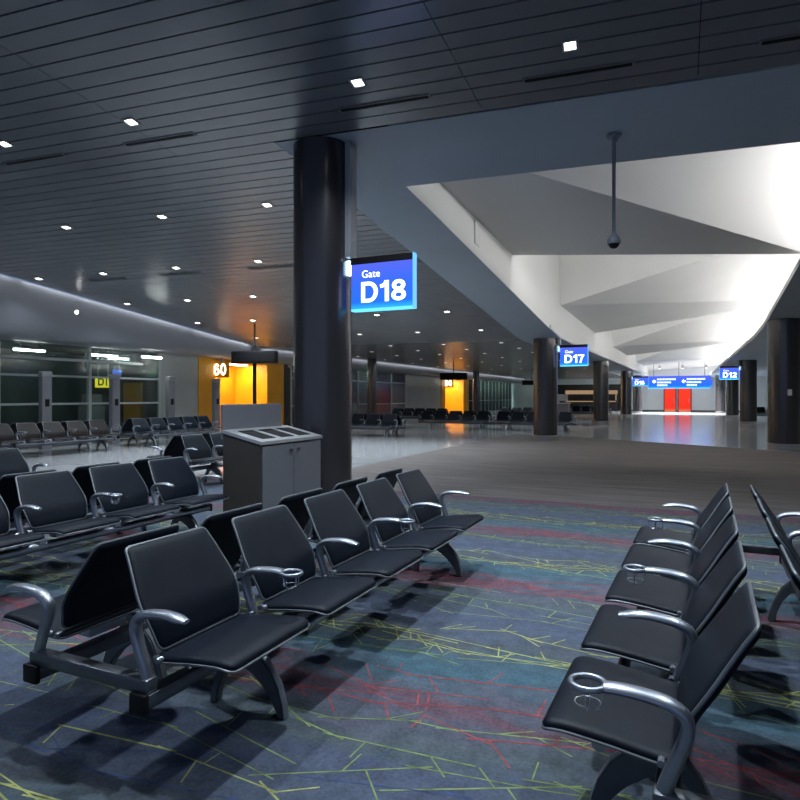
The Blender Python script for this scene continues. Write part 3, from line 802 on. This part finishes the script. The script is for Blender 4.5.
def pad(ctrl, hw, Tf, Tb, r0, r1, edge, crown=0., nu=12, nv=14):
    """a padded panel along an x-z profile; hw(s/L) half width; rounded ends"""
    at, L_ = profile(ctrl, 0)
    def frac_list(n, a):
        return sorted(set([0, .12 * a, .35 * a, .65 * a, a, 1, 1 - .12 * a, 1 - .35 * a, 1 - .65 * a, 1 - a] + [a + (1 - 2 * a) * k / n for k in range(n + 1)]))
    S = frac_list(nv, max(r0, r1, edge) / L_)
    Y = [-1 + 2 * q for q in frac_list(nu, edge / .55)]
    bm = bmesh.new(); gridF = []; gridB = []; rim = {}
    for s in S:
        sl = s * L_; p, tg = at(sl); n_ = Vector((tg[1], -tg[0])) if False else Vector((tg[1], -tg[0]))
        w = hw(s)
        if sl < r0: w -= r0 - math.sqrt(max(0, r0 * r0 - (r0 - sl) ** 2))
        if L_ - sl < r1: w -= r1 - math.sqrt(max(0, r1 * r1 - (r1 - (L_ - sl)) ** 2))
        rf, rb = [], []
        for q in Y:
            y = q * w; e_ = min(sl, L_ - sl, w - abs(y))
            u = 1 - min(1, e_ / edge); g = math.sqrt(max(0, 1 - u * u))
            bulge = crown * (1 - q * q) * math.sin(PI * s)
            f_ = p + n_ * (Tf * g + bulge); b_ = p - n_ * (Tb * g)
            rf.append(bm.verts.new((f_[0], y, f_[1]))); rb.append(bm.verts.new((b_[0], y, b_[1])))
        gridF.append(rf); gridB.append(rb)
    for G in (gridF, gridB):
        for a, b in zip(G, G[1:]):
            for k in range(len(a) - 1): bm.faces.new((a[k], a[k + 1], b[k + 1], b[k]))
    bmesh.ops.remove_doubles(bm, verts=bm.verts, dist=2e-5)
    # rim path for the edging
    path = []
    def pt(s, sign):
        sl = s * L_; p, tg = at(sl); w = hw(s)
        if sl < r0: w -= r0 - math.sqrt(max(0, r0 * r0 - (r0 - sl) ** 2))
        if L_ - sl < r1: w -= r1 - math.sqrt(max(0, r1 * r1 - (r1 - (L_ - sl)) ** 2))
        return (p[0], sign * w, p[1])
    path = [pt(s, 1) for s in S] + [pt(s, -1) for s in reversed(S)]
    clean = [path[0]]
    for p in path[1:]:
        if (Vector(p) - Vector(clean[-1])).length > .004: clean.append(p)
    if (Vector(clean[0]) - Vector(clean[-1])).length < .004: clean.pop()
    mb_ = MB(); mb_.bm.free(); mb_.bm = bm
    return mb_, clean

SEP = .30           # half distance between the two arm-post lines
PIT = .65
# --- seat pad (local: x forward, y across the chair centre)
# profile goes front -> back so that the pad normal points up
seat_ctrl = [(SEP + .35, .408), (SEP + .30, .423), (SEP + .17, .413), (SEP + .04, .395), (SEP - .045, .388)]
seat_mb, seat_rim = pad(seat_ctrl, lambda s: .272 - .008 * s, .017, .02, .045, .03, .032, crown=.007)
for f in seat_mb.bm.faces: pass
back_ctrl = [(SEP - .225, .792), (SEP - .182, .73), (SEP - .12, .63), (SEP - .062, .535), (SEP - .035, .46), (SEP - .022, .415)]
def bw(s):
    k = .60
    if s < k: w_ = .226 + (.276 - .226) * (s / k)
    else: w_ = .276 - (.276 - .238) * ((s - k) / (1 - k))
    return w_ - .006 * max(0, 1 - abs(s - k) / .12)
back_mb, back_rim = pad(back_ctrl, bw, .024, .012, .02, .03, .04, crown=.008)
ME = {}
ME['seat'] = seat_mb.mesh('seat', M['leather'], smooth=60)
ME['seat_warm_lit'] = ME['seat'].copy(); ME['seat_warm_lit'].materials.clear(); ME['seat_warm_lit'].materials.append(M['warm_lit_leather'])
ME['back'] = back_mb.mesh('backrest', M['leather'], smooth=60)
ME['back_warm_lit'] = ME['back'].copy(); ME['back_warm_lit'].materials.clear(); ME['back_warm_lit'].materials.append(M['warm_lit_leather'])
mb = MB(); mb.tube([(p[0], p[1], p[2] - .006) for p in seat_rim], .0052, n=6, closed=True); ME['seat_edge'] = mb.mesh('edging', M['piping'], smooth=True)
mb = MB(); mb.tube(back_rim, .0062, n=6, closed=True); ME['back_edge'] = mb.mesh('edging', M['piping'], smooth=True)
# hinge rail along the seat's rear, with small bright bolts
mb = MB(); mb.bbox(SEP - .03, SEP - .008, -.27, .27, .385, .405, .004); mb.tube([(SEP + .012, -.29, .40), (SEP + .012, -.262, .40)], .011, n=8); mb.tube([(SEP + .012, .262, .40), (SEP + .012, .29, .40)], .011, n=8)
mb.bbox(SEP - .02, SEP + .06, -.1, .1, .325, .375, .008)
ME['rail'] = mb.mesh('seat_bracket', M['alu'], smooth=30)
# armrest
def arm_pts(cup):
    c_ = [(.005, .335), (-.008, .385), (-.034, .455), (-.055, .52), (-.050, .56), (-.012, .585), (.045, .596), (.11, .6)]
    c_.append((.155, .598) if cup else (.195, .589))
    at, L_ = profile(c_, 0); out = []; n = 26
    for k in range(n + 1):
        p, tg = at(L_ * k / n); out.append((SEP + p[0], 0, p[1]))
    return out
def make_arm(cup):
    pts = arm_pts(cup); n = len(pts); rr = []
    for k in range(n):
        f = k / (n - 1)
        th = .022 - .008 * f; wd = .021 + .009 * math.sin(min(1, f * 1.2) * PI / 2)
        if f > .92 and not cup: th *= 1 - (f - .92) * 6; wd *= 1 - (f - .92) * 4.5
        rr.append((th, wd))
    m_ = MB(); m_.tube(pts, rr, n=12, side=(0, 1, 0))
    if cup:
        ring = [(SEP + .20 + .047 * math.cos(a),   .047 * math.sin(a), .599) for a in [2 * PI * k / 28 for k in range(28)]]
        m_.tube(ring, .0095, n=8, closed=True)
    m_.bbox(SEP - .03, SEP + .03, -.026, .026, .30, .352, .008)
    return m_.mesh('armrest', M['alu'], smooth=50)
ME['arm'] = make_arm(False); ME['arm_cup'] = make_arm(True)
mb = MB()
for a in (0, PI / 2):
    ca, sa = math.cos(a), math.sin(a)
    mb.tube([(SEP + .2 + q * ca, q * sa, z) for q, z in ((.044, .594), (.04, .552), (.03, .532), (0, .527), (-.03, .532), (-.04, .552), (-.044, .594))], .0024, n=5)
mb.tube([(SEP + .20 + .036 * math.cos(a), .036 * math.sin(a), .545) for a in [2 * PI * k / 16 for k in range(16)]], .0022, n=5, closed=True)
ME['cup_cage'] = mb.mesh('cup_holder', M['wire'], smooth=True)
# arched leg plate: outer arc rear foot -> crown -> front foot
outer = [(.255, .0), (.247, .06), (.225, .13), (.185, .20), (.125, .26), (.04, .287), (-.03, .272), (-.085, .215), (-.125, .13), (-.15, .05), (-.158, .0)]
inner = [(-.118, .0), (-.105, .07), (-.075, .14), (-.035, .19), (.015, .2), (.075, .175), (.135, .13), (.18, .08), (.21, .03), (.222, .0)]
mb = MB(); mb.prism([(SEP + a, b) for a, b in outer + inner], 'y', -.022, .022)
bmesh.ops.recalc_face_normals(mb.bm, faces=mb.bm.faces)
bmesh.ops.bevel(mb.bm, geom=[e_ for e_ in mb.bm.edges if abs(e_.calc_face_angle(0) - PI / 2) < .35], offset=.006, segments=2, affect='EDGES')
ME['leg'] = mb.mesh('leg', M['alu_dark'], smooth=35)
mb = MB(); mb.tube([(SEP + a, 0, b + .004) for a, b in outer[:7]], [(.004, .019)] * 7, n=8, side=(0, 1, 0)); ME['leg_cap'] = mb.mesh('leg_strip', M['alu'], smooth=40)
mb = MB(); mb.bbox(SEP + .19, SEP + .252, -.024, .024, 0, .008, .005); ME['foot'] = mb.mesh('foot', M['black'], smooth=30)

NS = 5; LEN = NS * PIT
mb = MB(); mb.bbox(SEP - .035, SEP + .035, -LEN / 2 - .03, LEN / 2 + .03, .24, .30, .012); ME['beam'] = mb.mesh('beam', M['alu_dark'], smooth=30)
mb = MB(); mb.tube([(SEP + .20, -LEN / 2 + .45, .325), (SEP + .20, LEN / 2 - .2, .325)], (.024), n=10)
for k in range(NS + 1):
    yb = -LEN / 2 + PIT * k
    if 0 < k < NS: mb.bbox(SEP + .17, SEP + .23, yb - .03, yb + .03, .34, .385, .008)
ME['rail_front'] = mb.mesh('front_rail', M['alu'], smooth=40)
mb = MB(); mb.bbox(SEP, SEP + .19, -.02, .02, .285, .33, .008); ME['arm_x'] = mb.mesh('outrigger', M['alu_dark'], smooth=40)
mb = MB(); mb.bbox(-SEP - .03, SEP + .03, -.03, .03, .30, .355, .01); ME['crossbar'] = mb.mesh('crossbar', M['alu_dark'], smooth=30)
mb = MB(); mb.bbox(SEP - .042, SEP + .042, -.012, .012, .232, .308, .008); ME['endcap'] = mb.mesh('end_cap', M['black'], smooth=30)

def part(name, me, root, row, y, lab=None):
    """row 0 faces +x, row 1 is the mirror row turned half round"""
    o = link(name, me, root)
    if row == 0: o.location = (0, y, 0)
    else: o.location = (0, -y, 0); o.rotation_euler = (0, 0, PI)
    if lab: o['label'] = lab
    return o

def make_bench(seat='seat', back='back', cups=(1, 3)):
    root = empty('beam_seating')
    for row in (0, 1):
        part('beam', ME['beam'], root, row, 0)
        fr = part('front_rail', ME['rail_front'], root, row, 0)
        if row == 1: fr.scale = (1, -1, 1)
        for s_ in (-1, 1):
            part('end_cap', ME['endcap'], root, row, s_ * (LEN / 2 + .036))
        for k in range(NS):
            y = -LEN / 2 + PIT * (k + .5)
            st = part('seat', ME[seat], root, row, y); link('edging', ME['seat_edge'], st)
            bk = part('backrest', ME[back], root, row, y); link('edging', ME['back_edge'], bk)
            part('seat_bracket', ME['rail'], root, row, y)
        for k in range(NS + 1):
            y = -LEN / 2 + PIT * k
            cup = k in cups
            a = part('armrest', ME['arm_cup' if cup else 'arm'], root, row, y, 'armrest with cup ring' if cup else None)
            if cup: link('cup_holder', ME['cup_cage'], a)
        for y in (-LEN / 2 + .535, LEN / 2 - .36):
            lg = part('leg', ME['leg'], root, row, y if row == 0 else -y)
            if row == 1: lg.location = (0, y, 0)
            link('outrigger', ME['arm_x'], lg); link('leg_strip', ME['leg_cap'], lg); link('foot', ME['foot'], lg)
    for s_ in (-1, 1): 
        o = link('crossbar', ME['crossbar'], root); o.location = (0, s_ * (LEN / 2 - .0), 0)
    return root

GRP = 'back-to-back beam seating'
YC = 1.74 + LEN / 2
protoA = make_bench(cups=(1, 3))
protoR = make_bench(cups=(1, 3, 5))     # turned round: cups fall on posts 1, 3 and 5 from the camera
protoF = make_bench('seat_warm_lit', 'back_warm_lit', cups=(1, 3))
used = {}
def bench(proto, x, y, rz, label, z=.006):
    o = proto if proto.name not in used else copy_tree(proto)
    if proto.name not in used: used[proto.name] = 1
    o.location = (x, y, z); o.rotation_euler = (0, 0, rz)
    tag(o, label, 'airport seating', GRP); return o
bench(protoA, -1.815 - SEP, YC - .01, math.radians(-.3), 'black back-to-back airport bench in the left foreground')
bench(protoR, .32, YC + .05, PI - math.radians(2), 'black back-to-back airport bench in the right foreground')
bench(protoA, -4.72, YC - .02, 0, 'black back-to-back bench behind the left foreground one, ending at the recycling cabinet')
bench(protoA, -7.3, YC - .02, 0, 'black bench of which only a single chair back shows at the left edge')
bench(protoA, -7.3, 7.45 + LEN / 2, 0, 'black bench half hidden behind the recycling cabinet', .003)
FL = .002
bench(protoF, -14.3 + .1, 8.75 + LEN / 2, 0, 'black bench, warm light coloured into its leather, in front of the left window wall', FL)
bench(protoA, -14.2, 12.75 + LEN / 2, 0, 'black bench beyond the warm-tinted one, below the grey wall panels', FL)
bench(protoA, -10.75, 20.2, -PI / 2, 'black bench facing us just right of the nearest column', FL)
bench(protoA, -9.1, 26.2, -PI / 2, 'black bench facing us below the far yellow alcove', FL)
bench(protoA, -5.6, 26.2, -PI / 2, 'black bench facing us partly behind the D17 column', FL)
bench(protoA, -12.9, 31.2, -PI / 2, 'small dark bench before the second window, beyond the slim brown column', FL)
bench(protoA, -8.2, 36.5, -PI / 2, 'distant dark bench left of the D17 column, behind nearer rows', FL)
bench(protoA, -6.0, 45.0, -PI / 2, 'distant dark bench right of the D17 column', FL)
bench(protoA, 5.2, 44.5, -PI / 2, 'distant dark bench between the right hand columns', FL)

# small pale gate podium beyond the D17 column
e = empty('gate_podium', (-5.9, 33.6, .002)); tag(e, 'small pale gate podium just right of the D17 column', 'podium')
m_ = MB(); m_.bbox(-.55, .55, -.3, .3, 0, 1.05, .02); m_.build('body', M['pylon'], e); m_ = MB(); m_.bbox(-.6, .6, -.34, .34, 1.052, 1.1, .015); m_.build('worktop', M['fascia'], e)
m_ = MB(); m_.bbox(-.5, .5, -.1, -.06, 1.2, 1.55, .01); m_.box(-.05, .05, -.06, -.02, 1.1, 1.3); m_.build('monitor', M['fascia'], e)

# ------------------------------------------------------------------ ceiling fittings
def rot_to_ceiling(o, t):
    """turn a fitting flat onto the sloping slats"""
    u = Vector((EWX, EWY, 0)); v = Vector((-EWY, EWX, -.1055 if t < 21 else 0)).normalized(); n = u.cross(v)
    o.matrix_world = Matrix(((u.x, v.x, n.x, o.location.x), (u.y, v.y, n.y, o.location.y), (u.z, v.z, n.z, o.location.z), (0, 0, 0, 1)))
m_ = MB(); m_.box(-.052, .052, -.052, .052, -.012, -.006); ME['lens'] = m_.mesh('lens', M['lamp'])
ME['lens_far'] = ME['lens'].copy(); ME['lens_far'].materials.clear(); ME['lens_far'].materials.append(M['lamp_far'])
m_ = MB()
for (a, b, c_, d) in ((-.08, -.062, -.08, .08), (.062, .08, -.08, .08), (-.062, .062, -.08, -.062), (-.062, .062, .062, .08)): m_.box(a, b, c_, d, -.014, .0)
ME['lrim'] = m_.mesh('trim_ring', M['grey_metal'])
ORD = ['leftmost', 'second from the left', 'third from the left', 'fourth from the left', 'fifth from the left', 'sixth from the left']
def downlight(x, y, label, power, far=False, grp='recessed ceiling downlights'):
    if x < -13: power *= .25
    t = t_of(x, y); e = empty('downlight', (x, y, zc(t))); tag(e, label, 'downlight', grp)
    rot_to_ceiling(e, t)
    link('lens', ME['lens_far' if far else 'lens'], e); link('trim_ring', ME['lrim'], e)
    if power:
        l = bpy.data.lights.new('downlight_beam', 'SPOT'); l.energy = power; l.spot_size = math.radians(125); l.spot_blend = .9; l.shadow_soft_size = .07; l.color = (.80, .90, 1)
        lo = bpy.data.objects.new('downlight_beam', l); C.objects.link(lo); lo.location = (x, y, zc(t) - .04); lo.parent = None
rows = [
    ([-8.36, -6.25, -3.21, -.98, 1.3], 6.28, 'near row'),
    ([-10.4, -8.26, -6.18], 8.96, 'second row'),
    ([-14.24, -12.28, -10.25, -8.17, -6.15], 11.53, 'third row'),
    ([-14.14, -12.14, -10.12, -8.1, -6.05], 14.07, 'fourth row'),
    ([-13.94, -11.94, -9.95, -7.9, -5.85], 16.6, 'fifth row')]
SPOT = 380
NEAR = [200, 240, 260, 300, 220]
for xs, t, nm in rows:
    for k, x in enumerate(xs):
        X_, Y_ = wt(w_at(x, t), t)
        downlight(X_, Y_, 'small square downlight, %s in the %s of the ceiling' % (ORD[k], nm), NEAR[k] if t < 7 else SPOT * .8)
for r_, t in enumerate((19.1, 21.5, 24.1, 26.6, 29.5, 33, 37, 42, 48, 55)):
    for k, x in enumerate((-13.6, -11.7, -9.7, -7.7, -5.65)):
        X_, Y_ = wt(w_at(x, t), t)
        downlight(X_, Y_, 'tiny distant downlight in the far low part of the slatted ceiling', SPOT * .45 if (r_ % 2 == 0 and k % 2 == 0) else 0, True, 'distant downlights')
# downlights over the seats behind the camera
for xs, t, pw in (([-8.36, -6.25, -3.21, -.98, 1.3], 3.68, [220, 260, 400, 560, 330]), ([-6.25, -3.21, -.98, 1.3], 1.08, [50, 50, 50, 50])):
    for x, p_ in zip(xs, pw):
        X_, Y_ = wt(w_at(x, t), t)
        downlight(X_, Y_, 'square downlight above the foreground seats, out of the frame', p_, False, 'downlights above the foreground seats')
# right side soffit downlights
for y in (14, 22, 30, 38, 46):
    e = empty('downlight', (5, y, zxy(5, y))); tag(e, 'recessed downlight in the right soffit beyond the columns', 'downlight', 'right soffit downlights')
    link('lens', ME['lens_far'], e); link('trim_ring', ME['lrim'], e)
    l = bpy.data.lights.new('downlight_beam', 'SPOT'); l.energy = 170; l.spot_size = math.radians(120); l.spot_blend = .9; l.shadow_soft_size = .06
    lo = bpy.data.objects.new('downlight_beam', l); C.objects.link(lo); lo.location = (5, y, zxy(5, y) - .04)
for k, x in enumerate((-6, -3.4, 3.6, 6)):  # downlights added to brighten the end wall
    downlight(x, 62.5, 'added downlight brightening the end wall', 350, True, 'added end wall downlights')
for k, x in enumerate((-1.6, .2, 2)):  # hidden lamps added to lift the far wall and floor
    e = empty('added_pendant', (x, 58, 3.85)); tag(e, 'added lamp hung unseen behind the long blue sign to brighten the far end', 'lamp', 'added far end lamps')
    m_ = MB(); m_.lathe([(.1, .0), (.1, .25), (.02, .3)], 16); m_.build('shade', M['grey_metal'], e, smooth=40); m_ = MB(); m_.tube([(0, 0, .3), (0, 0, 1.6)], .01, n=6); m_.build('cord', M['black'], e)
    m_ = MB(); m_.lathe([(.085, -.012), (.085, -.002)], 16); m_.build('lens', M['lamp'], e)
    l = bpy.data.lights.new('added_pendant_beam', 'SPOT'); l.energy = 3500; l.spot_size = math.radians(140); l.spot_blend = .8; l.shadow_soft_size = .1
    lo = bpy.data.objects.new('added_pendant_beam', l); C.objects.link(lo); lo.location = (x, 58, 3.8)
# lamp on the bulkhead
e = empty('bulkhead_lamp', (X_BULK + .03, 11.75, 3.72)); tag(e, 'small round lamp set in the curved grey bulkhead', 'lamp'); e.rotation_euler = (0, PI / 2 + .15, 0)
m_ = MB(); m_.lathe([(.075, -.06), (.085, .0), (.07, .012)], 20); m_.build('trim_ring', M['grey_metal'], e, smooth=40)
m_ = MB(); m_.lathe([(.055, .0), (.05, .02), (.002, .03)], 20); m_.build('lens', M['lamp'], e, smooth=True)
# dark slot vents
m_ = MB()
for (a, b, c_, d) in ((-.56, .56, -.045, -.03), (-.56, .56, .03, .045), (-.56, -.54, -.03, .03), (.54, .56, -.03, .03)): m_.box(a, b, c_, d, -.012, 0)
ME['vrim'] = m_.mesh('vent_frame', M['ventrim'])
m_ = MB(); m_.box(-.54, .54, -.03, .03, -.006, -.001); ME['vslot'] = m_.mesh('slot', M['vent'])
vrows = [([-8.4, -6.25, -3.12, -.98, 1.25], 6.73, 'near'), ([-12.6, -10.5, -8.15, -6.0], 11.95, 'second')]
for xs, t, nm in vrows:
    for k, x in enumerate(xs):
        X_, Y_ = wt(w_at(x, t), t)
        e = empty('slot_vent', (X_, Y_, zc(t))); rot_to_ceiling(e, t)
        tag(e, 'long black slot vent, %s in the %s ceiling row' % (ORD[k], nm), 'vent', 'ceiling slot vents')
        link('vent_frame', ME['vrim'], e); link('slot', ME['vslot'], e)

# ------------------------------------------------------------------ world, camera, view
w = bpy.data.worlds.new('night'); SC.world = w; w.use_nodes = True
bg = w.node_tree.nodes['Background']; bg.inputs[0].default_value = (.25, .35, .6, 1); bg.inputs[1].default_value = .55

cam = bpy.data.cameras.new('camera'); co = bpy.data.objects.new('camera', cam); C.objects.link(co)
cam.sensor_width = 36; cam.lens = 36 * 620 / 800.; cam.shift_y = -3 / 800.; cam.clip_end = 300; cam.clip_start = .02
co.location = (0, 0, 1.41); co.rotation_euler = (PI / 2, 0, math.atan(280 / 620.))
SC.camera = co
vs = SC.view_settings; SC.display_settings.display_device = 'sRGB'
vs.view_transform = 'Standard'; vs.look = 'None'; vs.gamma = 1; vs.exposure = 0.12; vs.use_curve_mapping = False
SC.cycles.use_denoising = True
SC.cycles.max_bounces = 8; SC.cycles.diffuse_bounces = 5; SC.cycles.glossy_bounces = 4; SC.cycles.transparent_max_bounces = 12
SC.cycles.sample_clamp_indirect = 4
